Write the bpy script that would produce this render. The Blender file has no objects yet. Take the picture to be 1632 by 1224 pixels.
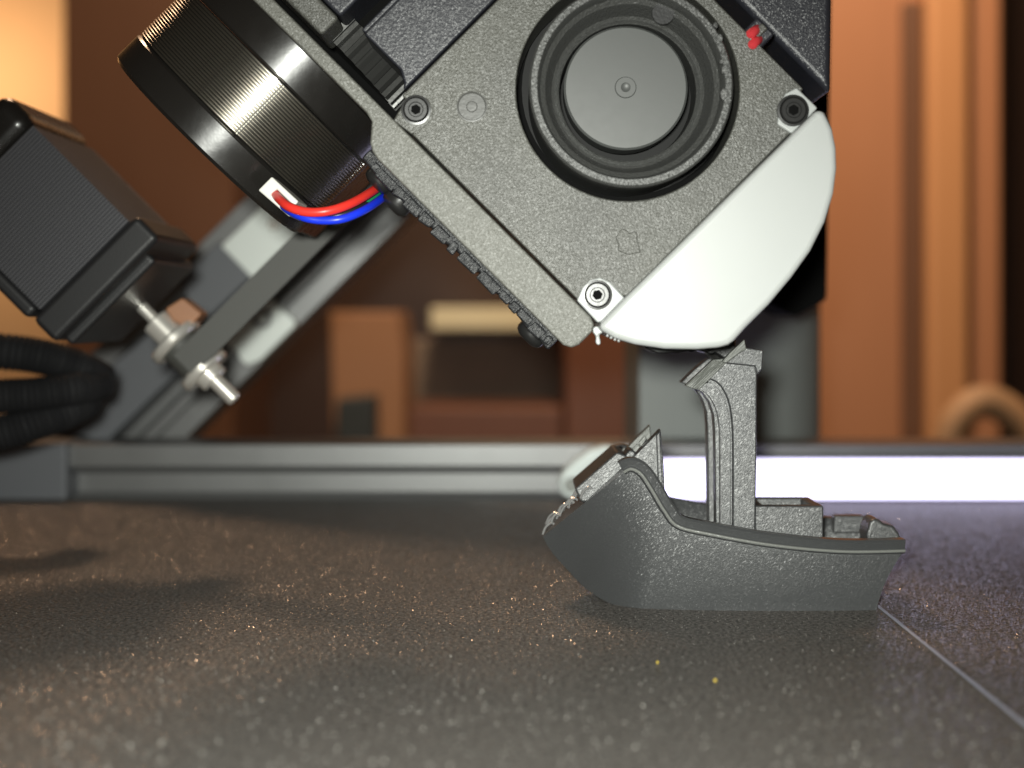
import bpy, bmesh, math, random
from mathutils import Vector, Matrix
random.seed(7)
S = 0.001                         # all measures below are millimetres
F, VX, VY = 2100.0, 825.0, 503.0  # focal length and vanishing point of the photograph, in its pixels
H = 45.37                         # lens height over the belt
C = bpy.context.scene.collection
SC = bpy.context.scene
SC.unit_settings.system = 'METRIC'

# ------------------------------------------------------------------ camera
cam = bpy.data.cameras.new('camera')
co = bpy.data.objects.new('camera', cam); C.objects.link(co)
co.location = (0, 0, H * S); co.rotation_euler = (math.pi / 2, 0, 0)
cam.sensor_width = 36.0; cam.lens = F / 1632 * 36
cam.shift_x = (816 - VX) / 1632; cam.shift_y = -(612 - VY) / 1632
cam.clip_start = 0.01; cam.clip_end = 20
cam.dof.use_dof = True; cam.dof.focus_distance = 0.199
cam.dof.aperture_fstop = 13.0; cam.dof.aperture_blades = 0
SC.camera = co

# ------------------------------------------------------------------ light
w = bpy.data.worlds.new('World'); SC.world = w; w.use_nodes = True
bg = w.node_tree.nodes['Background']
bg.inputs[0].default_value = (1.0, 0.62, 0.38, 1); bg.inputs[1].default_value = 0.03
def area(name, loc, target, size, power, col, size_y=None):
    l = bpy.data.lights.new(name, 'AREA'); l.energy = power; l.color = col
    l.shape = 'RECTANGLE' if size_y else 'DISK'; l.size = size * S
    if size_y: l.size_y = size_y * S
    o = bpy.data.objects.new(name, l); C.objects.link(o)
    o.location = Vector(loc) * S
    o.rotation_euler = (Vector(target) - Vector(loc)).to_track_quat('-Z', 'Y').to_euler()
    return o
tl = bpy.data.lights.new('phone_torch', 'SPOT'); tl.energy = 3.0; tl.color = (0.98, 1.0, 0.92); tl.spot_size = math.radians(74); tl.spot_blend = 1.0; tl.shadow_soft_size = 5 * S
to = bpy.data.objects.new('phone_torch', tl); C.objects.link(to); to.location = (-0.006, -0.002, 0.053)
to.rotation_euler = (Vector((-0.004, 0.205, 0.014)) - Vector(to.location)).to_track_quat('-Z', 'Y').to_euler()
area('background_fill', (60, 440, 640), (330, 1000, 500), 200, 8.0, (1.0, 0.74, 0.50))  # added fill, turned away from the belt to brighten the furniture behind
area('wall_fill', (-640, 1300, 330), (-520, 1500, 230), 120, 0.75, (1.0, 0.68, 0.40))  # added fill out of frame, brightens the wall at upper left
area('ceiling_lamp', (-260, 980, 900), (-60, 250, 0), 200, 3.4, (1.0, 0.63, 0.38))
SC.view_settings.view_transform = 'Standard'; SC.view_settings.look = 'None'
SC.view_settings.exposure = 0.0; SC.view_settings.gamma = 1
SC.cycles.use_denoising = True
SC.cycles.max_bounces = 6

# ------------------------------------------------------------------ helpers
def P(u, v, d):
    return Vector(((u - VX) * d / F, d, H - (v - VY) * d / F))
R2 = math.sqrt(2)
def pq(p, q): return ((p + q) / R2, (p - q) / R2)
def Q(p, q, d): return P(*pq(p, q), d)
EP = Vector((1, 0, -1)) / R2; EQ = Vector((1, 0, 1)) / R2; EY = Vector((0, 1, 0))

def thing(name, label, cat, loc=(0, 0, 0), group=None):
    o = bpy.data.objects.new(name, None); C.objects.link(o)
    o.location = Vector(loc) * S; o.empty_display_size = 0.005
    o['label'] = label; o['category'] = cat
    if group: o['group'] = group
    return o
def base_of(o):
    while o.parent: o = o.parent
    return o.location
def obj(name, bm, m, parent=None, bevel=0, seg=2, smooth=35, loc=None):
    me = bpy.data.meshes.new(name)
    bmesh.ops.recalc_face_normals(bm, faces=bm.faces)
    off = base_of(parent) if parent else Vector(loc or (0, 0, 0)) * S
    for v in bm.verts: v.co = v.co * S - off
    bm.to_mesh(me); bm.free()
    me.materials.append(m)
    me.polygons.foreach_set('use_smooth', [True] * len(me.polygons))
    me.set_sharp_from_angle(angle=math.radians(smooth))
    o = bpy.data.objects.new(name, me); C.objects.link(o)
    if parent: o.parent = parent
    else: o.location = off
    if bevel:
        b = o.modifiers.new('bevel', 'BEVEL'); b.width = bevel * S; b.segments = seg
        b.limit_method = 'ANGLE'; b.angle_limit = math.radians(38); b.harden_normals = True
    return o
def copy_part(o, parent, move=(0, 0, 0), rot=None):
    c = o.copy(); C.objects.link(c); c.parent = parent
    c.location = o.location + Vector(move) * S
    return c
def tag(o, label, cat, group=None):
    o['label'] = label; o['category'] = cat
    if group: o['group'] = group
    return o
NB = bmesh.new
def prism(bm, pts, d0, d1):
    """closed outline measured at depth d0, extruded straight back to d1"""
    a = [P(x, y, d0) for x, y in pts]
    f = [bm.verts.new(v) for v in a]
    g = [bm.verts.new((v.x, d1, v.z)) for v in a]
    n = len(a)
    bm.faces.new(f); bm.faces.new(g[::-1])
    for i in range(n): bm.faces.new((f[i], f[(i + 1) % n], g[(i + 1) % n], g[i]))
    return bm
def pprism(bm, pts, d0, d1): return prism(bm, [pq(*t) for t in pts], d0, d1)
def pbox(bm, p0, p1, q0, q1, d0, d1): return pprism(bm, [(p0, q0), (p0, q1), (p1, q1), (p1, q0)], d0, d1)
def box(bm, a, b):
    vs = [bm.verts.new((x, y, z)) for x in (a[0], b[0]) for y in (a[1], b[1]) for z in (a[2], b[2])]
    for f in ((0, 1, 3, 2), (4, 6, 7, 5), (0, 4, 5, 1), (2, 3, 7, 6), (0, 2, 6, 4), (1, 5, 7, 3)):
        bm.faces.new([vs[i] for i in f])
    return bm
def basis(ax):
    ax = Vector(ax).normalized()
    t = Vector((0, 0, 1)) if abs(ax.z) < 0.9 else Vector((1, 0, 0))
    e1 = ax.cross(t).normalized(); return ax, e1, ax.cross(e1)
def lathe(bm, c, ax, prof, n=48):
    """profile of (radius, distance along axis)"""
    ax, e1, e2 = basis(ax); c = Vector(c); rings = []
    for r, h in prof:
        if r < 1e-6: rings.append([bm.verts.new(c + ax * h)])
        else: rings.append([bm.verts.new(c + ax * h + (e1 * math.cos(2 * math.pi * k / n) + e2 * math.sin(2 * math.pi * k / n)) * r) for k in range(n)])
    for A, B in zip(rings, rings[1:]):
        for k in range(n):
            k2 = (k + 1) % n
            if len(A) == 1 and len(B) == 1: continue
            if len(A) == 1: bm.faces.new((A[0], B[k], B[k2]))
            elif len(B) == 1: bm.faces.new((A[k], B[0], A[k2]))
            else: bm.faces.new((A[k], B[k], B[k2], A[k2]))
    return bm
def cyl(bm, c, ax, r, h0, h1, n=32, ch=0.0):
    pr = [(0, h0), (r - ch, h0)] + ([(r, h0 + ch), (r, h1 - ch)] if ch else [(r, h1)]) + ([(r - ch, h1)] if ch else []) + [(0, h1)]
    return lathe(bm, c, ax, pr, n)
def spline(pts, n):
    pts = [Vector(p) for p in pts]; out = []
    L = len(pts) - 1
    for i in range(n + 1):
        t = i / n * L; k = min(int(t), L - 1); f = t - k
        a, b, c, d = pts[max(k - 1, 0)], pts[k], pts[k + 1], pts[min(k + 2, L)]
        out.append(0.5 * ((2 * b) + (c - a) * f + (2 * a - 5 * b + 4 * c - d) * f * f + (3 * b - a - 3 * c + d) * f ** 3))
    return out
def tube(bm, pts, r, n=10, rv=None):
    rings = []; e = None
    for i, p in enumerate(pts):
        t = (pts[min(i + 1, len(pts) - 1)] - pts[max(i - 1, 0)]).normalized()
        if e is None: _, e, _ = basis(t)
        e = (e - t * e.dot(t)).normalized(); f = t.cross(e)
        rr = rv(i / (len(pts) - 1)) * r if rv else r
        rings.append([bm.verts.new(p + (e * math.cos(2 * math.pi * k / n) + f * math.sin(2 * math.pi * k / n)) * rr) for k in range(n)])
    for A, B in zip(rings, rings[1:]):
        for k in range(n): bm.faces.new((A[k], A[(k + 1) % n], B[(k + 1) % n], B[k]))
    bm.faces.new(rings[0][::-1]); bm.faces.new(rings[-1])
    return bm
def circ(cx, cy, r, n=24, a0=0, a1=360):
    return [(cx + r * math.cos(math.radians(a0 + (a1 - a0) * k / n)), cy - r * math.sin(math.radians(a0 + (a1 - a0) * k / n))) for k in range(n if a1 - a0 == 360 else n + 1)]

# ------------------------------------------------------------------ materials
def mat(name, col, rough=0.5, metal=0.0, spec=0.5, bump=None, glit=None, var=None, coat=0.0, emit=None, sss=0.0, stretch=None, rvar=None):
    m = bpy.data.materials.new(name); m.use_nodes = True
    nt = m.node_tree; N = nt.nodes; L = nt.links; b = N['Principled BSDF']
    b.inputs['Base Color'].default_value = (*col, 1); b.inputs['Roughness'].default_value = rough
    b.inputs['Metallic'].default_value = metal; b.inputs['Specular IOR Level'].default_value = spec
    if coat: b.inputs['Coat Weight'].default_value = coat; b.inputs['Coat Roughness'].default_value = 0.08
    if sss:
        b.inputs['Subsurface Weight'].default_value = sss; b.inputs['Subsurface Radius'].default_value = (1, 1, 0.9)
        b.inputs['Subsurface Scale'].default_value = 0.002
    if emit:
        b.inputs['Emission Color'].default_value = (*emit[0], 1); b.inputs['Emission Strength'].default_value = emit[1]
    tc = N.new('ShaderNodeTexCoord'); mp = N.new('ShaderNodeMapping'); mp.inputs['Scale'].default_value = (1000,) * 3
    L.new(tc.outputs['Object'], mp.inputs['Vector']); vec = mp.outputs['Vector']
    if stretch:
        mp2 = N.new('ShaderNodeMapping'); mp2.vector_type = 'TEXTURE'; mp2.inputs['Rotation'].default_value = tuple(-a for a in stretch[0]); mp2.inputs['Scale'].default_value = tuple(1 / a for a in stretch[1])
        L.new(vec, mp2.inputs['Vector']); svec = mp2.outputs['Vector']
    else: svec = vec
    if var:   # (scale per mm, amount, second colour)
        n = N.new('ShaderNodeTexNoise'); n.inputs['Scale'].default_value = var[0]; n.inputs['Detail'].default_value = 5
        L.new(svec, n.inputs['Vector'])
        r = N.new('ShaderNodeMapRange'); r.inputs['From Min'].default_value = 0.35; r.inputs['From Max'].default_value = 0.65
        r.inputs['To Max'].default_value = var[1]; L.new(n.outputs['Fac'], r.inputs['Value'])
        x = N.new('ShaderNodeMix'); x.data_type = 'RGBA'; x.inputs[6].default_value = (*col, 1); x.inputs[7].default_value = (*var[2], 1)
        L.new(r.outputs['Result'], x.inputs[0]); L.new(x.outputs[2], b.inputs['Base Color'])
    if rvar:
        n = N.new('ShaderNodeTexNoise'); n.inputs['Scale'].default_value = rvar[0]; n.inputs['Detail'].default_value = 6
        L.new(svec, n.inputs['Vector'])
        r = N.new('ShaderNodeMapRange'); r.inputs['To Min'].default_value = rough - rvar[1]; r.inputs['To Max'].default_value = rough + rvar[1]
        L.new(n.outputs['Fac'], r.inputs['Value']); L.new(r.outputs['Result'], b.inputs['Roughness'])
    nrm = None
    for bb in (bump or []):   # (scale per mm, strength, distance mm)
        n = N.new('ShaderNodeTexNoise'); n.inputs['Scale'].default_value = bb[0]; n.inputs['Detail'].default_value = 3
        L.new(svec, n.inputs['Vector'])
        k = N.new('ShaderNodeBump'); k.inputs['Strength'].default_value = bb[1]; k.inputs['Distance'].default_value = bb[2] * S
        L.new(n.outputs['Fac'], k.inputs['Height'])
        if nrm: L.new(nrm, k.inputs['Normal'])
        nrm = k.outputs['Normal']
    if nrm: L.new(nrm, b.inputs['Normal'])
    if glit:  # (cells per mm, tilt, weight, roughness): tiny facets in the moulded grain
        vo = N.new('ShaderNodeTexVoronoi'); vo.inputs['Scale'].default_value = glit[0]
        L.new(svec, vo.inputs['Vector'])
        a = N.new('ShaderNodeVectorMath'); a.operation = 'SUBTRACT'; a.inputs[1].default_value = (0.5, 0.5, 0.5); L.new(vo.outputs['Color'], a.inputs[0])
        s = N.new('ShaderNodeVectorMath'); s.operation = 'SCALE'; s.inputs['Scale'].default_value = glit[1]; L.new(a.outputs[0], s.inputs[0])
        g = N.new('ShaderNodeNewGeometry')
        d = N.new('ShaderNodeVectorMath'); d.operation = 'ADD'; L.new(s.outputs[0], d.inputs[0]); L.new(g.outputs['Normal'], d.inputs[1])
        e = N.new('ShaderNodeVectorMath'); e.operation = 'NORMALIZE'; L.new(d.outputs[0], e.inputs[0])
        L.new(e.outputs[0], b.inputs['Coat Normal']); b.inputs['Coat Weight'].default_value = glit[2]; b.inputs['Coat Roughness'].default_value = glit[3]
    return m
M = {}
M['belt'] = mat('belt_coating', (0.185, 0.172, 0.158), 0.65, spec=0.10, bump=[(4.0, 0.8, 0.16), (0.12, 0.25, 0.8)], glit=(4.2, 1.1, 0.3, 0.2), var=(1.7, 1.0, (0.040, 0.036, 0.034)))
M['seam'] = mat('belt_edge', (0.30, 0.31, 0.38), 0.45, bump=[(2, 0.5, 0.1)])
M['grain'] = mat('belt_grain', (0.20, 0.18, 0.168), 0.15, metal=0.5)
M['spark'] = mat('belt_spark', (0.85, 0.82, 0.76), 0.12, metal=0.9)
M['panel'] = mat('moulded_panel', (0.074, 0.074, 0.067), 0.40, rvar=(0.09, 0.16), var=(0.06, 0.6, (0.092, 0.092, 0.078)), bump=[(3.0, 1.0, 0.20)], glit=(5.5, 0.5, 0.32, 0.38))
M['bar'] = mat('side_plate_grey', (0.125, 0.125, 0.11), 0.45, bump=[(3.0, 1.0, 0.20)], glit=(5.5, 0.5, 0.32, 0.38))
M['dark'] = mat('dark_housing', (0.022, 0.023, 0.030), 0.42, bump=[(2.0, 0.6, 0.14)], glit=(5.5, 0.6, 0.4, 0.38))
M['black'] = mat('black_plastic', (0.016, 0.016, 0.017), 0.4, bump=[(3, 0.4, 0.06)])
M['blackrough'] = mat('black_printed_bracket', (0.02, 0.021, 0.023), 0.38, bump=[(2.4, 0.9, 0.35)], stretch=((0, math.radians(45), 0), (0.35, 1, 2.2)))
M['glossgrey'] = mat('glossy_grey_layers', (0.03, 0.03, 0.027), 0.36, bump=[(1.6, 0.9, 0.3)], coat=0.5)
M['mark'] = mat('smooth_mould_mark', (0.066, 0.066, 0.062), 0.42, bump=[(1.5, 0.3, 0.1)])
M['shade_black'] = mat('matt_shade_black', (0.004, 0.004, 0.004), 0.9, spec=0.1)  # near-black base stands in for deep shade in gaps and sockets
M['rim'] = mat('fan_rim', (0.05, 0.051, 0.049), 0.42, bump=[(2.4, 0.9, 0.22)], glit=(5.5, 0.5, 0.32, 0.38))
M['hub'] = mat('fan_hub_grey', (0.072, 0.075, 0.073), 0.45, rvar=(0.5, 0.06), bump=[(1.0, 0.06, 0.05)])
M['duct'] = mat('white_duct', (0.43, 0.445, 0.44), 0.36, sss=0.3, bump=[(0.10, 0.05, 0.4), (3, 0.04, 0.05)], rvar=(0.06, 0.04))
M['screw'] = mat('screw_black', (0.05, 0.05, 0.05), 0.3, metal=0.7, bump=[(1.5, 0.2, 0.05)])
M['screwgrey'] = mat('screw_grey', (0.16, 0.165, 0.155), 0.36, metal=0.6, bump=[(1.5, 0.3, 0.05)])
M['motor'] = mat('motor_black', (0.012, 0.011, 0.010), 0.27, bump=[(0.35, 0.12, 0.25)], rvar=(0.25, 0.10), coat=0.25)
M['lam'] = mat('lamination_steel', (0.20, 0.185, 0.155), 0.28, metal=0.9, rvar=(0.6, 0.08))
M['weld'] = mat('weld_steel', (0.75, 0.72, 0.62), 0.3, metal=0.8)
M['gear'] = mat('gear_steel', (0.055, 0.055, 0.053), 0.35, metal=0.5, bump=[(1.2, 0.4, 0.08)])
M['conn'] = mat('connector_white', (0.62, 0.61, 0.57), 0.4)
M['red'] = mat('wire_red', (0.72, 0.035, 0.025), 0.36, bump=[(0.5, 0.1, 0.1)])
M['blue'] = mat('wire_blue', (0.01, 0.035, 0.70), 0.36, bump=[(0.5, 0.1, 0.1)])
M['green'] = mat('wire_green', (0.02, 0.25, 0.10), 0.4)
M['blackwire'] = mat('wire_black', (0.02, 0.02, 0.02), 0.35)
M['pink'] = mat('wire_pink_red', (0.65, 0.05, 0.06), 0.4)
M['print'] = mat('grey_filament', (0.046, 0.048, 0.050), 0.34, spec=0.5, bump=[(4.4, 0.7, 0.09), (0.3, 0.05, 0.3)], glit=(5.0, 0.5, 0.6, 0.36), stretch=((0, math.radians(45), 0), (0.65, 1.2, 2.2)), var=(0.08, 0.3, (0.058, 0.060, 0.061)))
M['print_layer'] = mat('grey_filament_layers', (0.12, 0.125, 0.115), 0.38, bump=[(1.6, 0.9, 0.22)], stretch=((0, math.radians(45), 0), (0.10, 1, 2.6)))
M['strand'] = mat('filament_strand', (0.42, 0.42, 0.42), 0.16, metal=0.6, coat=0.4)
M['ridge_highlight'] = mat('filament_ridge_highlight', (0.16, 0.165, 0.155), 0.30, spec=0.7, bump=[(3, 0.5, 0.1)])  # paler than the hull filament: highlight along the gunwale put into the colour
M['alu'] = mat('anodised_grey', (0.22, 0.222, 0.222), 0.38, metal=0.5, bump=[(1.5, 0.08, 0.05)], rvar=(0.1, 0.06))
M['aludark'] = mat('slot_dark', (0.07, 0.072, 0.075), 0.42, metal=0.5)
M['plate'] = mat('bright_steel_plate', (0.80, 0.85, 0.81), 0.38, metal=0.1, bump=[(0.4, 0.1, 0.1)])
M['plategrey'] = mat('grey_plate', (0.13, 0.137, 0.15), 0.5, bump=[(0.8, 0.15, 0.1)])
M['chrome'] = mat('bright_steel', (0.82, 0.79, 0.73), 0.26, metal=0.65)
M['copper'] = mat('brown_spacer', (0.30, 0.14, 0.07), 0.45)
M['tbelt'] = mat('timing_belt_rubber', (0.055, 0.055, 0.050), 0.6, bump=[(2, 0.3, 0.1)])
M['cable'] = mat('cable_black', (0.010, 0.010, 0.011), 0.75, spec=0.25)
M['column'] = mat('column_grey', (0.29, 0.31, 0.305), 0.55, bump=[(0.2, 0.2, 0.5)], var=(0.02, 0.6, (0.24, 0.26, 0.26)))
M['led'] = mat('led_lens', (0.9, 0.92, 1.0), 0.4, emit=((0.70, 0.66, 1.0), 2.8))
M['clip'] = mat('clip_plastic', (0.84, 0.92, 0.90), 0.3, sss=0.1)
def wood(name, a, b, sc=(0.010, 0.010, 0.0012), rough=0.45):
    return mat(name, a, rough, var=(1.0, 1.0, b), stretch=((0, 0, 0), sc), bump=[(3, 0.1, 0.2)])
M['wood_orange'] = wood('wood_orange', (0.43, 0.20, 0.105), (0.36, 0.165, 0.085))
M['wood_light'] = wood('wood_light', (0.56, 0.28, 0.13), (0.48, 0.23, 0.10))
M['wood_brown'] = wood('wood_brown', (0.155, 0.076, 0.044), (0.125, 0.060, 0.034))
M['wood_dark'] = wood('wood_dark', (0.045, 0.022, 0.014), (0.032, 0.016, 0.011))
M['wood_red'] = wood('wood_red', (0.17, 0.068, 0.038), (0.12, 0.048, 0.028))
M['wall'] = mat('wall_tan', (0.85, 0.58, 0.34), 0.7, bump=[(0.3, 0.1, 0.3)])
M['card'] = mat('cardboard', (0.36, 0.185, 0.10), 0.7, var=(0.02, 1, (0.36, 0.18, 0.09)))
M['cream'] = mat('cream_board', (0.75, 0.71, 0.50), 0.6)
M['greyboard'] = mat('grey_board', (0.22, 0.17, 0.13), 0.6, var=(0.01, 1, (0.15, 0.11, 0.08)))
M['tan'] = mat('tan_ceramic', (0.30, 0.185, 0.105), 0.6, bump=[(0.1, 0.2, 0.5)], var=(0.03, 1, (0.5, 0.28, 0.14)))
M['blackbox'] = mat('black_item', (0.03, 0.035, 0.035), 0.5)

# ------------------------------------------------------------------ conveyor belt (the print surface)
SX = 580 * 204 / F                      # seam position
belt = NB(); box(belt, (-420, 55, -1.2), (SX, 326, 0))
bo = obj('conveyor_belt', belt, M['belt']); bo['kind'] = 'structure'
b = NB(); box(b, (SX + 0.05, 55, -1.7), (420, 326, -0.45)); obj('belt_end_flap', b, M['belt'], bo)
b = NB(); tube(b, [Vector((SX - 0.05, y, -0.16 + 0.02 * math.sin(y * 0.4))) for y in range(56, 326, 3)], 0.34, 8); obj('belt_seam', b, M['seam'], bo)
import numpy as np
rng = np.random.default_rng(3)
NG = 150000
gy = 95 + 222 * rng.random(NG) ** 0.9
gx = (rng.random(NG) * 1.08 - 0.54) * 1632 * gy / F - 3
gr_ = rng.uniform(0.055, 0.14, NG) * np.where(rng.random(NG) < 0.02, 1.4, 1.0)
gz = np.where(gx < SX, 0.0, -0.45); gx = np.where(abs(gx - SX) < 0.55, gx + 1.2, gx)
ang = rng.random(NG) * 6.283
tri = np.stack([np.stack([gx + gr_ * np.cos(ang + k * 2.094 + 0.5 * rng.random(NG)), gy + gr_ * np.sin(ang + k * 2.094 + 0.5 * rng.random(NG)), gz - 0.01], 1) for k in range(3)], 1)
apex = np.stack([gx + gr_ * rng.uniform(-.6, .6, NG), gy + gr_ * rng.uniform(-.6, .6, NG), gz + gr_ * rng.uniform(.3, 1.2, NG)], 1)
vv_ = (np.concatenate([tri, apex[:, None, :]], 1).reshape(-1, 3) * S)
ix = np.arange(NG)[:, None] * 4
ff_ = np.concatenate([ix + np.array([[0, 1, 3]]), ix + np.array([[1, 2, 3]]), ix + np.array([[2, 0, 3]])], 0)
gm_ = bpy.data.meshes.new('belt_grit')
gm_.vertices.add(len(vv_)); gm_.vertices.foreach_set('co', vv_.ravel())
gm_.loops.add(len(ff_) * 3); gm_.loops.foreach_set('vertex_index', ff_.ravel().astype(np.int32))
gm_.polygons.add(len(ff_)); gm_.polygons.foreach_set('loop_start', np.arange(0, len(ff_) * 3, 3, dtype=np.int32)); gm_.polygons.foreach_set('loop_total', np.full(len(ff_), 3, dtype=np.int32))
gm_.update(calc_edges=True); gm_.validate(); gm_.materials.append(M['grain']); gm_.materials.append(M['spark'])
gm_.polygons.foreach_set('material_index', np.tile((rng.random(NG) < 0.09).astype(np.int32), 3))
go = bpy.data.objects.new('belt_grit', gm_); C.objects.link(go); go.parent = bo
go['kind'] = 'stuff'

dv, df = [], []
for i in range(4200):     # pale specks coloured to stand in for out-of-focus glints on the belt
    y = 78 + 232 * random.random() ** 1.5; x = (random.random() * 1.06 - 0.53) * 1632 * y / F
    if x > SX - 1: continue
    r = random.uniform(0.05, 0.14) * (1.5 if random.random() < 0.05 else 1) * min(max((235 - y) / 95.0, 0.38), 1); n0 = len(dv)
    for (a_, c_, e_) in ((1, 0, 0), (0, 1, 0), (-1, 0, 0), (0, -1, 0), (0, 0, 1.1)):
        dv.append(((x + a_ * r * random.uniform(.6, 1)) * S, (y + c_ * r * random.uniform(.6, 1)) * S, (0.0 + e_ * r) * S))
    df += [(n0, n0 + 1, n0 + 4), (n0 + 1, n0 + 2, n0 + 4), (n0 + 2, n0 + 3, n0 + 4), (n0 + 3, n0, n0 + 4)]
dm = bpy.data.meshes.new('belt_glint_specks'); dm.from_pydata(dv, [], df); dm.materials.append(mat('pale_glint', (0.62, 0.60, 0.55), 0.35, spec=0.6))
do = bpy.data.objects.new('belt_glint_specks', dm); C.objects.link(do); do.parent = bo; do['kind'] = 'stuff'

# ------------------------------------------------------------------ rear rail, light bar, column
def rail_profile(zt, y0, wdt=20.0):
    z = lambda a: zt - a
    return [(y0, z(0)), (y0, z(5.4)), (y0 + 2.2, z(7.2)), (y0 + 2.2, z(4.6)), (y0 + 6, z(7.6)), (y0 + 6, z(12.4)), (y0 + 2.2, z(15.4)), (y0 + 2.2, z(12.8)),
            (y0, z(14.6)), (y0, z(20)), (y0 + wdt, z(20)), (y0 + wdt, z(0))]
def sweep(bm, prof, x0, x1):
    a = [bm.verts.new((x0, y, z)) for y, z in prof]; c = [bm.verts.new((x1, y, z)) for y, z in prof]
    n = len(a); bm.faces.new(a); bm.faces.new(c[::-1])
    for i in range(n): bm.faces.new((a[i], a[(i + 1) % n], c[(i + 1) % n], c[i]))
    return bm
RY = 329.0
rr = thing('rear_frame_rail', 'long grey slotted aluminium rail along the back edge of the belt', 'rail', (0, RY, -7))
RT = P(0, 709, RY).z
obj('extrusion', sweep(NB(), rail_profile(RT, RY), P(108, 0, RY).x, P(1760, 0, RY).x), M['alu'], rr, 0.25)
b = NB(); prism(b, [(-40, 706), (106, 706), (106, 800), (-40, 800)], 326, 350); obj('end_block', b, M['plategrey'], rr, 1.0)
lb = thing('light_bar', 'glowing white light bar lying in front of the rear rail', 'light', P(1350, 797, 324))
b = NB(); box(b, (P(988, 0, 323).x, 322.5, 0.25), (P(1760, 0, 323).x, 326, 10.0)); obj('lens', b, M['led'], lb, 2.2, 4)
b = NB(); box(b, (P(988, 0, 323).x, 326.1, 0.2), (P(1760, 0, 323).x, 328.6, 10.4)); obj('housing', b, M['plategrey'], lb, 0.3)
cl = thing('cable_clip', 'translucent white teardrop clip screwed to the rear rail beside the boat bow', 'clip', P(925, 795, 320))
b = NB(); prism(b, [(890, 772), (896, 752), (915, 735), (940, 716), (968, 708), (985, 716), (980, 742), (960, 768), (940, 790), (912, 797), (895, 790)], 318, 322.5); obj('clip_body', b, M['clip'], cl, 1.2, 3)
b = NB(); cyl(b, P(911, 773, 318.2), (0, -1, 0), 1.9, 0, 0.7, 20, 0.2); obj('clip_screw', b, M['screwgrey'], cl)
cm = thing('rear_column', 'wide grey upright plate standing behind the print head', 'column', P(1168, 716, 352))
xl, xr = P(1018, 0, 352).x, P(1317, 0, 380).x
pf = [(xl, 352), (xr - 40, 352)] + [(xr - 40 + 40 * math.sin(a * math.pi / 20), 392 - 40 * math.cos(a * math.pi / 20)) for a in range(1, 11)] + [(xr, 400), (xl, 400)]
b = NB(); z0_, z1_ = P(0, 735, 352).z, P(0, -300, 352).z
A_ = [b.verts.new((x, y, z0_)) for x, y in pf]; B_ = [b.verts.new((x, y, z1_)) for x, y in pf]
b.faces.new(A_); b.faces.new(B_[::-1])
for k in range(len(pf)): b.faces.new((A_[k], A_[(k + 1) % len(pf)], B_[(k + 1) % len(pf)], B_[k]))
obj('plate', b, M['column'], cm, 0.6)

# ------------------------------------------------------------------ angled gantry
gr = thing('gantry_rail', 'grey slotted aluminium rail climbing at a steep angle behind the motor', 'rail', Q(650, -340, 352))
def qsweep(bm, prof, q0, q1, d0):
    """profile (p pixels, depth) swept along the slanted q direction"""
    k = d0 / F; A = []; B = []
    for p, d in prof:
        o = Q(p, 0, d0); o.y = d
        A.append(bm.verts.new(o + EQ * (q0 * k))); B.append(bm.verts.new(o + EQ * (q1 * k)))
    n = len(A); bm.faces.new(A); bm.faces.new(B[::-1])
    for i in range(n): bm.faces.new((A[i], A[(i + 1) % n], B[(i + 1) % n], B[i]))
    return bm
prof = [(500, 352), (535, 352), (547, 355), (530, 355), (552, 360), (586, 360), (602, 355), (588, 355), (596, 352), (610, 352), (622, 355), (606, 355), (626, 360), (640, 360), (664, 355), (648, 355),
        (672, 352), (703, 352), (703, 374), (500, 374)]
obj('extrusion', qsweep(NB(), prof, -460, 560, 352), M['alu'], gr, 0.25)
b = NB(); pbox(b, 652, 668, -345, 560, 351.2, 354.6); obj('slot_cover', b, M['alu'], gr, 0.3)
b = NB(); prism(b, [(100, 704), (170, 704), (292, 585), (238, 530), (108, 640)], 345, 351.5); obj('gusset_plate', b, M['plategrey'], gr, 0.6)
b = NB(); prism(b, [(282, 442), (350, 382), (402, 440), (318, 520)], 343, 351.5); obj('spacer_block', b, M['plategrey'], gr, 0.6)
b = NB(); pbox(b, 500, 640, 95, 560, 342, 351.6); obj('cover_strip', b, M['plategrey'], gr, 0.6)
b = NB(); prism(b, [(352, 392), (425, 322), (474, 372), (402, 444)], 340, 342.6); bp = obj('bright_bracket', b, M['plate'], gr, 0.4)
bp['label'] = 'bright white steel bracket'
b = NB(); cyl(b, P(437, 358, 340), (0, -1, 0), 1.6, 0, 0.8, 20, 0.2); obj('bracket_bolt', b, M['chrome'], bp)
b = NB(); pprism(b, [(634, -134), (634, -34), (694, -28), (700, -36), (700, -112), (690, -134), (672, -134), (664, -128), (656, -134)], 346, 351.4); lp = obj('tensioner_plate', b, M['plate'], gr, 0.4)
b = NB(); lathe(b, P(418, 508, 346), (0, -1, 0), [(1.5, 0), (1.5, .5), (2.6, .5), (2.6, 0)], 24); obj('plate_boss', b, M['alu'], lp)

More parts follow.
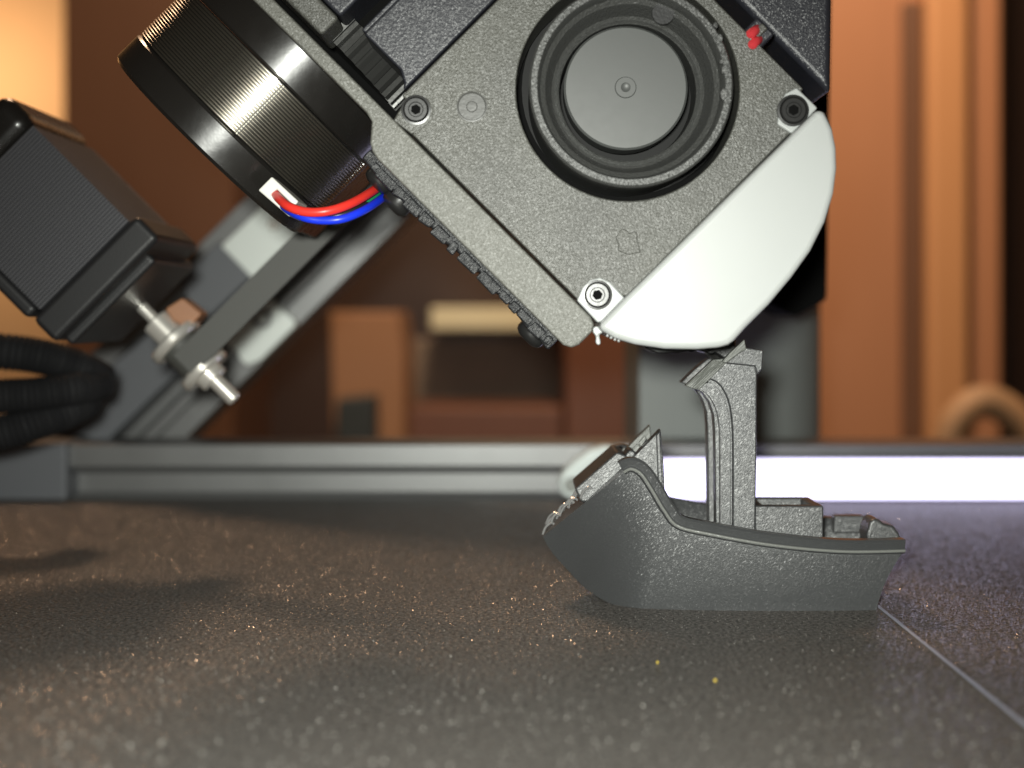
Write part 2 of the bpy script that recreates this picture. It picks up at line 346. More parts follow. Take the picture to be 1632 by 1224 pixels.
tb = NB()
qsweep(tb, [(596, 247), (596, 248.3), (642, 248.3), (642, 247)], -205, 560, 247.5)
for k in range(6):
    pass
tag(obj('timing_belt', tb, M['tbelt'], None, 0.1, loc=Q(620, -205, 248)), 'flat dark grey timing belt running up the angled rail', 'belt')
pu = thing('drive_pulley', 'bright steel flanged pulley gripping the lower end of the timing belt', 'pulley', Q(612, -186, 252))
PX = Q(0, -186, 252)
pk = 252 / F
def pcyl(nm, p0, p1, r, m, par, ch=0.15):
    b = NB(); cyl(b, PX, EP, r, p0 * pk, p1 * pk, 28, ch); return obj(nm, b, m, par)
pcyl('drum', 590, 640, 3.9, M['tbelt'], pu)
pcyl('flange', 574, 592, 5.6, M['chrome'], pu, .5); pcyl('flange', 638, 656, 5.2, M['chrome'], pu, .5)
pcyl('hub', 536, 578, 2.9, M['chrome'], pu, .3); pcyl('hub', 652, 672, 2.9, M['chrome'], pu, .3)
pcyl('shaft', 466, 545, 1.15, M['chrome'], pu); pcyl('shaft', 666, 716, 1.45, M['chrome'], pu, .3)
b = NB(); prism(b, [(262, 492), (290, 474), (322, 500), (300, 524), (275, 512)], 250, 256); tag(obj('spacer_piece', b, M['copper'], None, 0.5, loc=P(290, 512, 252)), 'small brown spacer above the steel pulley', 'spacer')

# left stepper motor (out of focus)
sm = thing('stepper_motor', 'out of focus square stepper motor with fine laminated sides at the far left', 'motor', Q(460, -280, 248))
def pqbox_grooved(bm, p0, p1, q0, q1, d0, d1, n, dep):
    k = d0 / F
    step = (p1 - p0) / n; prev = None
    def ring(p, e):
        o = [(q0 + e / k, d0 + e), (q1 - e / k, d0 + e), (q1 - e / k, d1 - e), (q0 + e / k, d1 - e)]
        r = []
        for q, d in o:
            v = Q(p, q, d0); v.y = d; r.append(bm.verts.new(v))
        return r
    rings = []
    for i in range(n):
        a = p0 + i * step
        rings += [ring(a, dep), ring(a + step * .3, 0), ring(a + step * .85, 0), ring(a + step, dep)]
    for A, B in zip(rings, rings[1:]):
        for k2 in range(4): bm.faces.new((A[k2], A[(k2 + 1) % 4], B[(k2 + 1) % 4], B[k2]))
    bm.faces.new(rings[0]); bm.faces.new(rings[-1][::-1])
o = obj('lamination_stack', (lambda b: (pqbox_grooved(b, 178, 394, -304, -104, 230, 262, 38, 0.24), b)[1])(NB()), mat('lamination_dull', (0.12, 0.12, 0.13), 0.36, metal=0.5), sm); o['kind'] = 'stuff'
b = NB(); pbox(b, 100, 178, -328, -98, 229.5, 263); obj('rear_cap', b, M['motor'], sm, 3.0, 3)
b = NB(); pbox(b, 394, 448, -326, -88, 229, 258); obj('front_cap', b, M['black'], sm, 1.2)
b = NB(); pbox(b, 449, 470, -310, -118, 233, 262); obj('mounting_plate', b, M['black'], sm, 0.8)

b = NB(); pbox(b, 182, 390, -330, -306, 229.6, 262); obj('side_cover', b, M['black'], sm, 1.0)
# dark cables at the left edge
for i, (pts, r, lab) in enumerate([
    ([(-80, 556, 262), (20, 562, 264), (80, 572, 266), (125, 588, 270), (160, 604, 280)], 3.6, 'thick black ribbed cable at the left edge, uppermost of three'),
    ([(-80, 640, 256), (0, 632, 258), (60, 628, 260), (115, 620, 264), (160, 612, 276)], 3.4, 'black cable running level at the left edge, the middle of three'),
    ([(-80, 702, 258), (0, 690, 260), (60, 672, 262), (105, 655, 266), (135, 640, 276)], 3.6, 'lowest black cable rising over the rail corner at the left edge')]):
    b = NB(); sp = spline([P(*t) for t in pts], 90)
    tube(b, sp, r, 12, lambda t: 1 + 0.07 * math.sin(t * 200))
    tag(obj('black_cable', b, M['cable'], None, loc=P(*pts[0])), lab, 'cable', 'black cables at the left edge')

# ------------------------------------------------------------------ room behind (all out of focus)
wl = NB(); prism(wl, [(-900, -900), (2600, -900), (2600, 1500), (-900, 1500)], 1500, 1520)
wo = obj('back_wall', wl, M['wall']); wo['kind'] = 'structure'
def bgbox(name, label, cat, pts, d0, d1, m, bev=2.0):
    b = NB(); prism(b, pts, d0, d1); x = [p[0] for p in pts]; y = [p[1] for p in pts]
    return tag(obj(name, b, m, None, bev, loc=P(sum(x) / len(x), max(y), d0)), label, cat)
def rect(x0, y0, x1, y1): return [(x0, y0), (x1, y0), (x1, y1), (x0, y1)]
bgbox('wardrobe', 'tall brown wooden wardrobe behind the left motor', 'wardrobe', rect(100, -500, 372, 1000), 1000, 1250, M['wood_brown'])
bgbox('bookcase', 'dark brown wooden bookcase behind the angled rail', 'bookcase', rect(374, -500, 905, 1000), 1150, 1300, M['wood_dark'])
bgbox('cardboard_box', 'tan cardboard box standing behind the angled rail', 'box', [(525, 497), (634, 497), (644, 560), (644, 760), (532, 760)], 900, 990, M['card'])
bgbox('storage_tin', 'small black tin in front of the tan cardboard box', 'tin', [(536, 636), (598, 630), (600, 760), (532, 760)], 870, 896, M['blackbox'])
bgbox('cream_shelf', 'pale cream shelf board left of the white air duct', 'shelf', rect(686, 490, 960, 526), 1000, 1140, M['cream'])
bgbox('grey_folder', 'dull grey brown board standing under the cream shelf', 'board', rect(650, 540, 905, 668), 1060, 1090, M['greyboard'])
bgbox('red_brown_crate', 'low red brown crate behind the rear rail', 'crate', rect(640, 650, 898, 800), 960, 1050, M['wood_red'])
bgbox('door_frame', 'red brown wooden door post left of the grey upright plate', 'door post', rect(902, 300, 1040, 1000), 930, 1050, M['wood_red'])
ob = thing('cabinet', 'orange wooden cabinet on the right side of the room', 'cabinet', P(1450, 1000, 900))
b = NB(); prism(b, rect(1240, -500, 1470, 1000), 900, 1200); obj('door', b, M['wood_orange'], ob, 3)
b = NB(); prism(b, rect(1478, -500, 1548, 1000), 885, 1200); obj('post', b, M['wood_light'], ob, 6)
b = NB(); prism(b, rect(1552, -500, 1596, 1000), 905, 1200); obj('side_panel', b, M['wood_orange'], ob, 3)
b = NB(); prism(b, rect(1440, 0, 1476, 1000), 893, 905); obj('hinge_stile', b, M['wood_brown'], ob, 3)
bgbox('dark_shelf', 'dark shelf unit at the right edge of the picture', 'shelf', rect(1602, -500, 1900, 1000), 1050, 1300, M['wood_dark'])
b = NB(); tube(b, spline([P(1505, 725, 700), P(1522, 672, 700), P(1560, 640, 700), P(1600, 650, 700), P(1640, 690, 700), P(1670, 760, 700)], 40), 7.5, 14, lambda t: 0.9 + 0.25 * math.sin(t * 3.14))
tag(obj('arched_handle', b, M['tan'], None, loc=P(1580, 740, 700)), 'pale tan arch shaped object above the light bar at the right edge', 'arch')

# ------------------------------------------------------------------ printed boat
YC = 213.0
bt = thing('printed_boat', 'half finished grey plastic toy boat standing on the belt under the nozzle', 'toy boat', (P(1200, 0, YC).x, YC, 0))
Bc = [(865, 855), (878, 878), (905, 909), (940, 943), (985, 966), (1040, 971), (1110, 971), (1200, 971), (1300, 971), (1397, 971)]
Tc = [(994, 752), (1006, 747), (1022, 756), (1040, 783), (1058, 813), (1080, 838), (1132, 851), (1230, 868), (1340, 878), (1441, 877)]
hT = [8.3, 9.0, 9.6, 10.2, 10.7, 11.1, 11.8, 12.3, 12.1, 10.8]
hB = [0.3, 1.2, 2.8, 4.8, 6.6, 7.8, 8.6, 9.0, 9.0, 8.6]
NS, NR = 72, 14
cs = spline([(*b_, 0) for b_ in Bc], NS); ct = spline([(*t_, 0) for t_ in Tc], NS)
ht = [v.x for v in spline([(h, 0, 0) for h in hT], NS)]; hb_ = [v.x for v in spline([(h, 0, 0) for h in hB], NS)]
near = []
top = []
for i in range(NS + 1):
    col = []
    for j in range(NR + 1):
        t = j / NR
        u = cs[i].x + (ct[i].x - cs[i].x) * t; v = cs[i].y + (ct[i].y - cs[i].y) * t
        if i > NS * 0.55:   # slightly hollow stern
            u -= 6 * math.sin(math.pi * t) * ((i / NS - 0.55) / 0.45)
        fu = 12.3 * math.sqrt(max(1 - ((1240 - u) / 402.0) ** 2, 0.01)) if u < 1240 else 12.3 - 0.9 * ((u - 1240) / 200.0) ** 2
        gv = 0.86 + 0.16 * (1 - math.exp(-(971 - v) / 110.0)) / (1 - math.exp(-1.3))
        wu = min(max((1030 - cs[i].x) / 160.0, 0), 1); wu = wu * wu * (3 - 2 * wu)
        hh = fu * gv * (1 - wu * (1 - t) ** 2.4)
        pt = P(u, v, YC - hh); pt.z = max(pt.z, 0.0)
        if j == 0 and i / NS > 0.5: pt.z = 0.0
        col.append(pt)
    near.append(col); top.append(col[-1])
hm = NB()
vn = [[hm.verts.new(p) for p in c] for c in near]
vf = [[hm.verts.new((p.x, 2 * YC - p.y, p.z)) for p in c] for c in near]
for i in range(NS):
    for j in range(NR):
        hm.faces.new((vn[i][j], vn[i + 1][j], vn[i + 1][j + 1], vn[i][j + 1]))
        hm.faces.new((vf[i][j + 1], vf[i + 1][j + 1], vf[i + 1][j], vf[i][j]))
    hm.faces.new((vn[i][0], vf[i][0], vf[i + 1][0], vn[i + 1][0]))
for j in range(NR):
    hm.faces.new((vn[NS][j], vf[NS][j], vf[NS][j + 1], vn[NS][j + 1]))
    hm.faces.new((vn[0][j + 1], vf[0][j + 1], vf[0][j], vn[0][j]))
hull = obj('hull', hm, M['print'], bt, smooth=50)
# gunwale strips, deck, bulwarks
def off_norm(i):
    a, c = top[max(i - 1, 0)], top[min(i + 1, NS)]
    t = Vector((c.x - a.x, 0, c.z - a.z)).normalized(); return Vector((-t.z, 0, t.x))
def gunwale(sgn):
    b = NB(); R = []
    for i in range(NS + 1):
        n = off_norm(i); 
        if n.z < 0: n = -n
        p = top[i]; hh = (YC - p.y)
        th = 1.75
        c = [(hh + 0.05, -0.5), (hh + 0.55, -0.25), (hh + 0.6, 0.1), (hh + 0.35, 0.4), (hh + 0.75, th - 0.3), (hh + 0.5, th), (hh - 1.4, th), (hh - 1.6, th - .2), (hh - 2.4, -3.2), (hh - 1.9, -3.2), (hh - 1.0, -0.8)]
        e_ = 0.5 * (i / NS) ** 10; c = [(y, k * (1 - 0.8 * (i / NS) ** 8) if k < -2 else k) for y, k in c]
        R.append([b.verts.new((p.x + n.x * k - (e_ if k < -.5 else 0), YC - sgn * y, max(p.z + n.z * k, .2))) for y, k in c])
    m = len(R[0])
    for A, B in zip(R, R[1:]):
        for k in range(m): b.faces.new((A[k], A[(k + 1) % m], B[(k + 1) % m], B[k]))
    b.faces.new(R[0]); b.faces.new(R[-1][::-1])
    return b
for sg in (1, -1):
    b = NB(); tube(b, [Vector((top[i].x, YC - sg * (YC - top[i].y + 0.5), top[i].z)) for i in range(NS + 1)], 0.23, 8); obj('highlight_rub_strip', b, M['ridge_highlight'], bt)
obj('gunwale', gunwale(1), M['print'], bt, smooth=40); obj('gunwale', gunwale(-1), M['print'], bt, smooth=40)
dk = NB(); A = []
for i in range(0, NS + 1, 2):
    p = top[i]; hh = YC - p.y - 1.2
    z = max(p.z - 3.1, 3)
    xd = p.x - 2.4 * (i / NS) ** 12
    A.append((dk.verts.new((xd, YC - hh, z)), dk.verts.new((xd, YC + hh, z))))
for a, c in zip(A, A[1:]): dk.faces.new((a[0], a[1], c[1], c[0]))
obj('deck', dk, M['print'], bt)
p = top[NS]; b = NB(); hh = YC - p.y
box(b, (p.x - 1.7, YC - hh + 1.7, p.z - 0.6), (p.x + 0.1, YC + hh - 1.7, p.z + 1.45)); obj('transom_rail', b, M['print'], bt, 0.3)
b = NB(); prism(b, [(1384, 872), (1381, 852), (1387, 832), (1393, 826), (1401, 828), (1409, 834), (1424, 838), (1434, 850), (1440, 872)], 205, 210)
obj('stern_post', b, M['print'], bt, 0.5)
b = NB(); prism(b, [(1328, 850), (1330, 822), (1378, 822), (1380, 850)], 221, 223.0); obj('stern_locker', b, M['print'], bt, 0.3)
# cargo box with hollow top
cb = NB(); a = P(1203, 806, 206.5); c = P(1313, 862, 206.5)
x0, x1, z1, z0 = a.x, c.x, a.z, c.z - 1.5
def ringbox(bm, x0, x1, y0, y1, z0, z1, w, dep):
    o = [(x0, y0), (x1, y0), (x1, y1), (x0, y1)]; i_ = [(x0 + w, y0 + w), (x1 - w, y0 + w), (x1 - w, y1 - w), (x0 + w, y1 - w)]
    O0 = [bm.verts.new((x, y, z0)) for x, y in o]; O1 = [bm.verts.new((x, y, z1)) for x, y in o]
    I1 = [bm.verts.new((x, y, z1)) for x, y in i_]; I0 = [bm.verts.new((x, y, z1 - dep)) for x, y in i_]
    for k in range(4):
        k2 = (k + 1) % 4
        bm.faces.new((O0[k], O0[k2], O1[k2], O1[k])); bm.faces.new((O1[k], O1[k2], I1[k2], I1[k])); bm.faces.new((I1[k], I1[k2], I0[k2], I0[k]))
    bm.faces.new(I0); bm.faces.new(O0[::-1])
ringbox(cb, x0, x1, 206.5, 217.0, z0, z1, 1.6, 4)
obj('cargo_box', cb, M['print'], bt, 0.35, 3)
# cabin: aft wall with the arch, on both sides of the boat
wallpts = [(1204, 856), (1204, 846), (1206, 720), (1207, 600), (1207, 578), (1160, 572), (1140, 574), (1120, 590), (1095, 614), (1106, 618), (1119, 626), (1130, 641), (1137, 662), (1139, 690), (1141, 856)]
def shifted(pts, d0, d1):   # same real outline, seen at another depth
    return [(VX + (u - VX) * d0 / d1, VY + (v - VY) * d0 / d1) for u, v in pts]
b = NB(); prism(b, wallpts, 206.6, 209.0); wn = obj('cabin_wall', b, M['print'], bt, 0.2)
skin = [(1204, 856), (1206, 720), (1207, 600), (1207, 578), (1160, 572), (1148, 584), (1128, 604)] + [(v.x, v.y) for v in spline([(1135, 606, 0), (1145, 612, 0), (1155, 626, 0), (1163, 648, 0), (1167, 680, 0), (1168, 720, 0), (1168, 856, 0)], 30)]
b = NB(); prism(b, skin, 205.4, 206.7); obj('wall_panel', b, M['print'], wn, 0.3, 3)
b = NB(); prism(b, shifted(wallpts, 206.6, 214.5), 214.5, 217.5); wf = obj('cabin_wall', b, M['print'], bt, 0.25)
b = NB(); prism(b, [(1178, 856), (1180, 585), (1206.3, 590), (1203.3, 856)], 208.9, 214.6); obj('cabin_back', b, M['print'], bt, 0.15)
b = NB()
inner = [(1108, 617), (1119, 622), (1132, 634), (1142, 654), (1147, 680), (1148, 720), (1148, 855)]
outer = [(1130, 609), (1140, 615), (1150, 628), (1159, 650), (1163, 680), (1164, 720), (1164, 855)]
ii = spline([(*t, 0) for t in inner], 36); oo = spline([(*t, 0) for t in outer], 36)
prism(b, [(v.x, v.y) for v in ii] + [(v.x, v.y) for v in reversed(oo)], 205.0, 206.8); obj('arch_trim', b, M['print'], wn, 0.35, 3)
b = NB(); prism(b, [(1160, 569), (1184, 553), (1217, 558), (1215, 588), (1207, 598), (1204, 584), (1156, 579)], 203.8, 219.5); rf = obj('roof_edge', b, M['print'], bt, 0.25)
b = NB(); prism(b, [(1138, 573), (1161, 571), (1150, 584), (1116, 617), (1108, 621), (1093, 615)], 204.4, 206.6); obj('fresh_layers', b, M['print_layer'], wn, 0.15)
b = NB()
for k in range(7):   # single filament lines along the freshly printed edge
    o_ = k * 3.4
    tube(b, [P(1094 + o_ * .9, 614 + o_ * .35, 204.3), P(1138 + o_, 574 + o_ * .05, 204.3)], 0.12, 6)
obj('filament_line', b, M['print_layer'], wn)
b = NB(); prism(b, [(1150, 577), (1163, 562), (1176, 550), (1187, 540), (1190, 557), (1180, 562), (1168, 571), (1158, 579)], 203.2, 204.2); obj('curled_tip', b, M['print_layer'], bt, 0.2)
# forward cabin posts, cut off at the slanted layer
fp = [(1053, 684), (1058, 740), (1061, 812), (1000, 800), (974, 764)]
b = NB(); prism(b, fp, 206, 208.5); fn = obj('front_post', b, M['print'], bt, 0.25)
b = NB(); prism(b, [(1046, 694), (1052, 687), (1058, 800), (1050, 800)], 205.3, 206.4); obj('post_trim', b, M['print'], fn, 0.2)
b = NB(); prism(b, [(1036, 677), (1041, 720), (1045, 800), (985, 790), (964, 750)], 217, 219); obj('front_post', b, M['print_layer'], bt, 0.25)
# raised bow pieces over the slanted cut
b = NB(); prism(b, [(916, 779), (984, 720), (1001, 727), (999, 742), (986, 762), (945, 800), (926, 801)], 207, 219); obj('bow_block', b, M['print'], bt, 0.4)
b = NB(); prism(b, [(994, 728), (1004, 716), (1014, 720), (1012, 732), (1000, 742)], 207.5, 213); obj('bow_cleat', b, M['print'], bt, 0.4)
for (pts_, d_) in (([(1003, 722), (1016, 707), (1020, 712), (1010, 727)], 212), ([(988, 722), (995, 713), (1001, 717), (996, 727)], 216), ([(1018, 706), (1028, 694), (1030, 700), (1022, 712)], 209), ([(960, 742), (968, 734), (972, 738), (966, 746)], 213)):
    b = NB(); prism(b, pts_, d_, d_ + .5); obj('ragged_edge', b, M['print_layer'], bt, .1)
for k in range(15):
    f = k / 15
    d = 205.5 + (k % 3) * 2.3 + random.uniform(-.3, .3) + (1 - f) * 4
    s0 = 8 + f * 92 + random.uniform(-4, 4); ln = random.uniform(16, 30)
    off = random.uniform(1, 6) + (k % 3) * 3.5
    u0, v0 = 862 + s0 * .78 - off * .6, 853 - s0 * .70 - off * .7
    pts = [P(u0, v0 + 3, d), P(u0 + ln * .25 - 1, v0 - ln * .25 - 3, d), P(u0 + ln * .6, v0 - ln * .6 - 2, d), P(u0 + ln * .8, v0 - ln * .75 + 4, d)]
    b = NB(); tube(b, spline(pts, 8), random.uniform(.14, .22), 8); obj('filament_loop', b, M['strand'], bt)

# ------------------------------------------------------------------ print head
hd = thing('print_head', 'tilted grey and black print head with round fan and white air duct', 'print head', P(1000, 560, 200))
DF = 188.0
# front panel with a round opening
pn = NB()
fc = (1000.5, 142.0); fr = 178.0
outl = [pq(p_, q_) for p_, q_ in [(560, 345), (560, 806), (1006, 806), (1008, 775), (1041, 752), (1041, 372), (1020, 358), (1008, 340), (1010, 313), (600, 313), (596, 345)]]
def fill_hole(bm, outer, hole, d0, d1):
    vs = []
    for L_ in (outer, hole):
        v = [bm.verts.new(P(x, y, d0)) for x, y in L_]
        for k in range(len(v)): bm.edges.new((v[k], v[(k + 1) % len(v)]))
    bmesh.ops.triangle_fill(bm, use_beauty=True, use_dissolve=False, edges=bm.edges[:])
    r = bmesh.ops.extrude_face_region(bm, geom=bm.faces[:])
    for v in r['geom']:
        if isinstance(v, bmesh.types.BMVert): v.co.y = d1
fill_hole(pn, outl, circ(*fc, fr, 72), DF, 197)
obj('front_panel', pn, M['panel'], hd, 0.3)
b = NB(); pprism(b, [(420, 376), (420, 800), (1030, 800), (1030, 316), (600, 316), (600, 376)], 199, 236); obj('inner_body', b, M['shade_black'], hd, 0.5)
b = NB(); lathe(b, P(*fc, 198.8), (0, -1, 0), [(0, 0), (16, 0), (16, .1)], 48); obj('fan_recess', b, mat('fan_recess_shade', (0.008, 0.008, 0.008), 0.8), hd)  # recess floor coloured near black for the deep shade around the fan
# radial fan
fan = NB(); ax = (0, 1, 0); c = P(1002.5, 143, DF); c.y = 0
lathe(fan, c, ax, [(14.3, 198.5), (14.3, 184.6), (14.0, 184.2), (13.2, 184.2), (12.95, 184.6), (12.7, 186.4), (12.0, 187.0), (11.0, 190.2), (10.55, 190.6), (10.1, 190.2), (9.9, 190.4), (9.7, 195)], 96)
fo = obj('fan_shroud', fan, M['rim'], hd, smooth=28)
b = NB(); c2 = P(997.5, 140, 190); c2.y = 0
lathe(b, c2, ax, [(0, 190), (8.65, 190), (8.95, 190.35), (8.95, 195)], 80); hb2 = obj('fan_hub', b, M['hub'], hd)
b = NB(); c2 = P(997, 139.5, 190); c2.y = 0
lathe(b, c2, ax, [(0, 189.95), (.55, 189.9), (.7, 189.78), (1.45, 189.78), (1.62, 190.1)], 32); obj('hub_nub', b, M['hub'], hb2)
b = NB(); lathe(b, P(1057, 21, 186.5), (0, -1, 0), [(0, .0), (1.55, 0), (1.6, -.3)], 24); obj('shroud_plug', b, M['black'], fo)
for (u, v, s) in [(1147, 62, 7), (1153, 84, 5), (1157, 112, 8), (1160, 128, 6), (1154, 150, 8), (1162, 160, 5), (1140, 40, 5), (1150, 98, 5)]:
    b = NB(); prism(b, [(u + s * math.cos(a) * random.uniform(.6, 1), v + s * math.sin(a) * random.uniform(.6, 1.4)) for a in [k * .9 for k in range(7)]], 184.0, 185.2); obj('moulding_burr', b, M['rim'], fo, .1)
# ejector mark and arrow on the panel
b = NB(); lathe(b, P(752, 170, DF), (0, -1, 0), [(2.2, -.2), (2.18, .10), (2.0, .13), (1.9, .02), (.8, .02), (.7, .16), (0, .18)], 40); obj('ejector_mark', b, M['mark'], hd)
b = NB(); prism(b, [(981, 378), (991, 364), (999, 367), (1003, 372), (1011, 368), (1017, 372), (1015, 380), (1021, 402), (1002, 406), (985, 400), (986, 390)], DF - .34, DF + .2); obj('moulded_arrow', b, M['panel'], hd, .16)
# side plate
sp = [(100, 285), (100, 309), (1022, 309), (1036, 304), (1041, 293), (1041, 264), (1036, 252), (1024, 246), (606, 246), (590, 249), (578, 256), (566, 270), (556, 282), (540, 286)]
b = NB(); pprism(b, sp, 187.2, 192.5); obj('side_plate', b, M['bar'], hd, 0.35, 3)
b = NB(); pprism(b, [(585, 250), (1012, 250), (1012, 222), (985, 226), (960, 224), (930, 230), (900, 232), (880, 226), (850, 234), (820, 227), (795, 233), (770, 226), (740, 230), (700, 226), (660, 228), (620, 226), (585, 230)], 190.5, 206); brk = obj('rear_bracket', b, M['blackrough'], hd, 0.4)
p_ = 604
while p_ < 1000:
    s_ = random.uniform(8, 42)
    b = NB(); pprism(b, [(p_, 224 + random.uniform(-3, 4)), (p_ + s_, 224 + random.uniform(-3, 4)), (p_ + s_ + random.uniform(-3, 3), 242), (p_ + random.uniform(-3, 3), 242)], 190.0 + random.uniform(0, 0.45), 191)
    obj('bracket_layer', b, M['blackrough'], brk, .3)
    p_ += s_ + random.uniform(0, 7)
for p_, q_, d_ in ((631, 226, 197), (676, 220, 197), (975, 224, 196)):
    b = NB(); o_ = Q(p_, q_, d_); lathe(b, o_, -EQ, [(2.35, -1), (2.35, .5), (2.1, 1.0), (1.5, 1.35), (.9, 1.45), (.85, .6), (0, .6)], 28); obj('button_screw', b, M['screw'], hd)
# panel screws
def cap_screw(u, v, d, r, m, rot=0):
    b = NB(); c = P(u, v, d)
    hexr = r * .43
    lathe(b, c, (0, -1, 0), [(r * 1.22, -.5), (r * 1.22, .05), (r * 1.05, .08), (r, -.05), (r, .35), (r * .9, .5), (r * .62, .5), (r * .55, .38)], 36)
    n = 6; A = [b.verts.new(c + Vector((math.cos(rot + k * math.pi / 3) * hexr, -.38, math.sin(rot + k * math.pi / 3) * hexr))) for k in range(n)]
    D = [b.verts.new(c + Vector((math.cos(rot + k * math.pi / 3) * hexr, .06, math.sin(rot + k * math.pi / 3) * hexr))) for k in range(n)]
    for k in range(n): b.faces.new((A[k], A[(k + 1) % n], D[(k + 1) % n], D[k]))
    b.faces.new(D)
    cc = [b.verts.new(c + Vector((math.cos(2 * math.pi * k / 36) * r * .56, -.38, math.sin(2 * math.pi * k / 36) * r * .56))) for k in range(36)]
    e = [b.edges.new((A[k], A[(k + 1) % n])) if not b.edges.get((A[k], A[(k + 1) % n])) else b.edges.get((A[k], A[(k + 1) % n])) for k in range(n)]
    e += [b.edges.new((cc[k], cc[(k + 1) % 36])) for k in range(36)]
    bmesh.ops.triangle_fill(b, use_beauty=True, edges=e)
    s = obj('cap_screw', b, m, hd, smooth=30)
    b = NB(); lathe(b, c, (0, -1, 0), [(0, -.02), (hexr * 1.02, -.02), (hexr * 1.02, -.05)], 12); obj('hex_socket', b, M['shade_black'], s)
b = NB(); prism(b, [(626, 192), (650, 152), (668, 150), (684, 158), (692, 176), (690, 190), (666, 214), (655, 214)], DF - .1, 199); obj('screw_tab', b, M['panel'], hd, .3)
cap_screw(663, 175, DF - .2, 1.75, M['screw'], .4)
# white air duct
dpts = [(952, 521), (996, 475), (1235, 241), (1306, 171), (1317, 180), (1328, 205), (1334, 235), (1335, 268), (1330, 308), (1316, 354), (1293, 400), (1263, 442), (1226, 486), (1191, 521), (1170, 544), (1162, 550), (1146, 554), (1110, 557), (1060, 556), (1012, 549), (980, 539), (962, 529)]
b = NB(); prism(b, dpts, 184.6, 212); dc = obj('air_duct', b, M['duct'], hd, 1.3, 4)
b = NB(); prism(b, [(919, 479), (928, 458), (940, 446), (956, 442), (972, 449), (996, 474.5), (960, 512), (953, 515)], 187.4, 200); obj('duct_tab', b, M['duct'], dc, .3)
b = NB(); prism(b, [(1239, 198), (1242, 165), (1252, 149), (1270, 139), (1304, 172), (1262, 213)], 187.4, 200); obj('duct_tab', b, M['duct'], dc, .3)
b = NB(); prism(b, [(944, 522), (952, 519), (962, 530), (955, 533), (957, 542), (958, 548), (953, 551), (949, 546), (950, 536), (945, 530)], 189, 190.2); obj('glue_drip', b, M['duct'], dc, .3)
for u, v in ((968, 535), (980, 541), (986, 543), (974, 538)):
    b = NB(); lathe(b, P(u, v, 186.5), (0, -1, .4), [(0, -.3), (.22, 0), (.12, .25), (0, .3)], 8); obj('flash_burr', b, M['duct'], dc)
cap_screw(952, 470, 187.3, 1.75, M['screw'], .2); cap_screw(1264, 176, 187.2, 1.85, M['screw'], .5)
# hot end under the duct
b = NB(); prism(b, [(1020, 540), (1030, 556), (1048, 564), (1080, 563), (1096, 560), (1104, 562), (1110, 558), (1124, 561), (1132, 566), (1140, 563), (1152, 570), (1162, 575), (1175, 560), (1170, 540)], 207, 219); obj('heater_sock', b, M['black'], hd, .4)
b = NB(); lathe(b, P(1163, 566, 213), EP * 1 + Vector((0, 0, -.0)), [(2.6, -4), (2.6, -1.2), (.6, .6), (0, .6)], 20); obj('nozzle', b, M['gear'], hd)
# upper housings
b = NB(); pprism(b, [(447, 372), (447, 1000), (557, 1000), (557, 352), (548, 362), (530, 372)], 191, 200); obj('rear_cover', b, M['dark'], hd, .5)
b = NB(); pbox(b, 440, 449, 374, 640, 190.2, 194); obj('cover_ridge', b, M['dark'], hd, .3)
b = NB(); pbox(b, 250, 402, 322, 362, 189, 200); obj('upper_block', b, M['panel'], hd, .6)
b = NB(); pbox(b, 250, 402, 364, 600, 189, 200); obj('upper_block', b, M['dark'], hd, .6)
b = NB(); prism(b, [(1105, -70), (1292, 118), (1325, 152), (1328, -70)], 199, 240); obj('carriage_housing', b, M['dark'], hd, 1.2, 3)
b = NB(); prism(b, [(1180, -60), (1327, -60), (1319, 478), (1268, 505), (1215, 480), (1150, 440), (1150, 200)], 290, 315); obj('shade_sheet', b, M['shade_black'], hd, 1.0, 3)  # near-black sheet stands in for the head's shade over the column
b = NB(); pbox(b, 872, 912, 800, 836, 190, 200); obj('wire_bridge', b, M['dark'], hd, .5)
b = NB(); pbox(b, 884, 898, 806, 834, 189.0, 190.6); obj('bridge_lug', b, M['panel'], hd, .3)
for (a_, c_) in (((1184, 66), (1210, 44)), ((1187, 84), (1212, 60))):
    b = NB(); tube(b, spline([P(*a_, 193), P((a_[0] + c_[0]) / 2, (a_[1] + c_[1]) / 2 - 1, 188), P(*c_, 192)], 10), .72, 12); obj('wire', b, M['pink'], hd)
b = NB(); pbox(b, 100, 600, 296, 340, 214, 236); obj('gear_backing', b, M['shade_black'], hd, .3)
# gear
gb = NB(); GA = Q(400, 0, 212); gk = 212 / F
prof = []
nt = 44
for k in range(nt):
    a = 2 * math.pi * k / nt; s_ = 2 * math.pi / nt
    prof += [(16.1, a), (16.1, a + s_ * .3), (17.2, a + s_ * .45), (17.2, a + s_ * .85)]
for q_ in (321, 371):
    pass
V0 = [gb.verts.new(GA + EQ * (321 * gk) + (EP * math.cos(a) - EY * math.sin(a)) * r) for r, a in prof]
V1 = [gb.verts.new(GA + EQ * (367 * gk) + (EP * math.cos(a) - EY * math.sin(a)) * r) for r, a in prof]
n = len(V0); gb.faces.new(V0); gb.faces.new(V1[::-1])
for k in range(n): gb.faces.new((V0[k], V0[(k + 1) % n], V1[(k + 1) % n], V1[k]))
obj('extruder_gear', gb, M['gear'], hd, smooth=20)
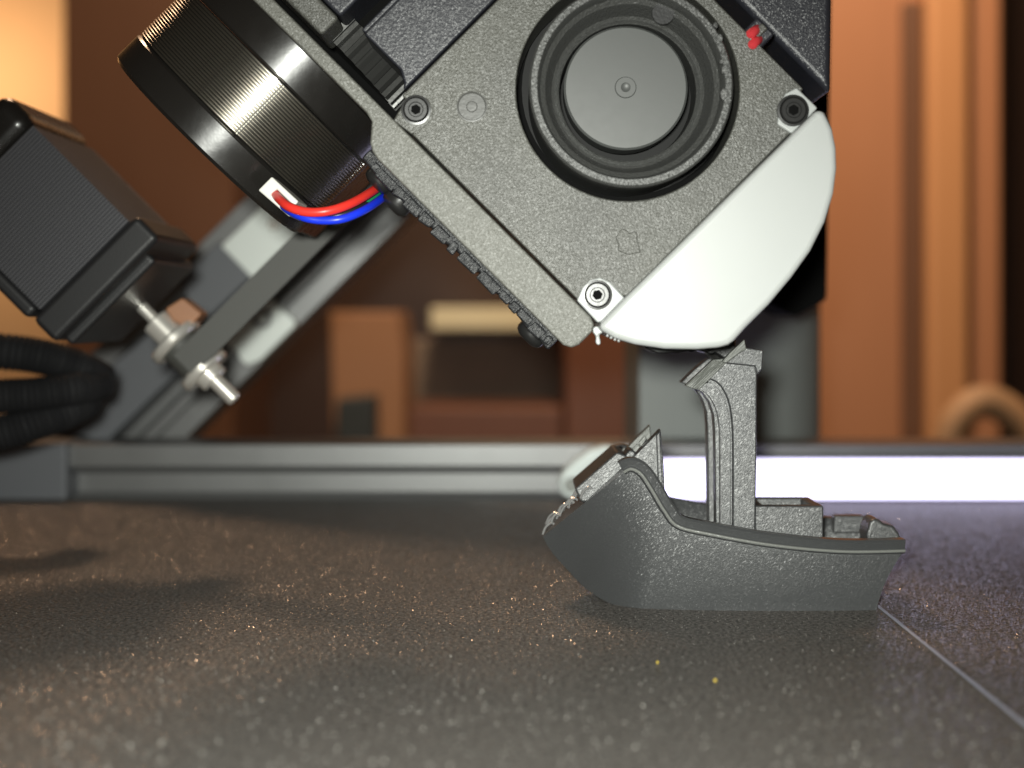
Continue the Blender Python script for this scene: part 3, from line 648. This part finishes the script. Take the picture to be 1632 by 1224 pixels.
# round stepper motor
MD = 213.0; mk = MD / F; MA = Q(403, 0, MD)
def mdisc(q0, q1, r, ch, m, nm, par, seg=96):
    b = NB(); cyl(b, MA, EQ, r, q0 * mk, q1 * mk, seg, ch); return obj(nm, b, m, par, smooth=40)
mo = mdisc(126, 225, 19.0, .1, M['motor'], 'round_motor', hd)
mdisc(70, 124, 19.9, .55, M['motor'], 'end_cap', mo); mdisc(226, 283, 19.9, .35, M['motor'], 'front_cap', mo)
l0 = None; nl = 21; st = 100 / nl
for k in range(nl):
    q_ = 125 + k * st
    if l0 is None: l0 = mdisc(q_, q_ + st * .74, 19.72, .12, M['lam'], 'lamination', mo)
    else: copy_part(l0, mo, EQ * (k * st * mk))
a = math.asin(60 / 196)
b = NB()
for k in range(nl):
    q_ = 125 + (k + .37) * st
    lathe(b, MA + EQ * (q_ * mk) + (EP * math.sin(a) - EY * math.cos(a)) * 19.75, EQ, [(0, -.2), (.3, -.12), (.3, .12), (0, .2)], 8)
obj('weld_line', b, M['weld'], mo)
b = NB(); pbox(b, 380, 600, 74, 280, 217, 233); obj('square_base', b, M['motor'], mo, .6)
b = NB(); prism(b, [(411, 303), (433, 281), (476, 321), (469, 329), (441, 302), (432, 310), (467, 339), (461, 346)], 194.5, 203); obj('wire_socket', b, M['conn'], mo, .25)
b = NB(); prism(b, [(421, 303), (433, 292), (462, 320), (455, 333)], 197, 203); obj('socket_inside', b, M['black'], mo)
for nm, pts, r, m in (
    ('motor_wire', [(434, 303, 197.5), (446, 318, 193), (462, 330, 190.5), (490, 338, 189.5), (525, 336, 189.5), (560, 324, 191.5), (590, 307, 196), (612, 292, 203)], .68, 'red'),
    ('motor_wire', [(440, 314, 198), (456, 332, 194), (480, 345, 191), (510, 351, 190.5), (545, 349, 190.5), (578, 336, 192.5), (602, 321, 197), (622, 306, 204)], .62, 'blue'),
    ('motor_wire', [(438, 308, 199), (470, 336, 196), (520, 345, 194.5), (560, 335, 194.5), (590, 317, 198), (614, 300, 204)], .55, 'green'),
    ('motor_wire', [(440, 311, 200), (465, 336, 196), (505, 346, 193), (545, 342, 192.5), (575, 329, 195), (608, 306, 204)], .5, 'blackwire')):
    b = NB(); tube(b, spline([P(*t) for t in pts], 48), r, 12); o = obj(nm, b, M[m], hd); o['label'] = m.replace('blackwire', 'black') + ' insulated motor wire'

# two pale yellow crumbs on the belt
for (u, v, lab) in ((1048, 1057, 'tiny yellow crumb on the belt, the one nearer the boat'), (1140, 1086, 'tiny yellow crumb on the belt, the one nearer the camera')):
    d = F * H / (v - VY); b = NB()
    bmesh.ops.create_icosphere(b, subdivisions=2, radius=.17)
    for vv in b.verts: vv.co = vv.co * random.uniform(.8, 1.2) + P(u, v, d) + Vector((0, 0, .12))
    tag(obj('crumb', b, mat('crumb_yellow', (0.75, 0.55, 0.08), 0.3), None, loc=P(u, v, d)), lab, 'crumb', 'yellow crumbs on the belt')
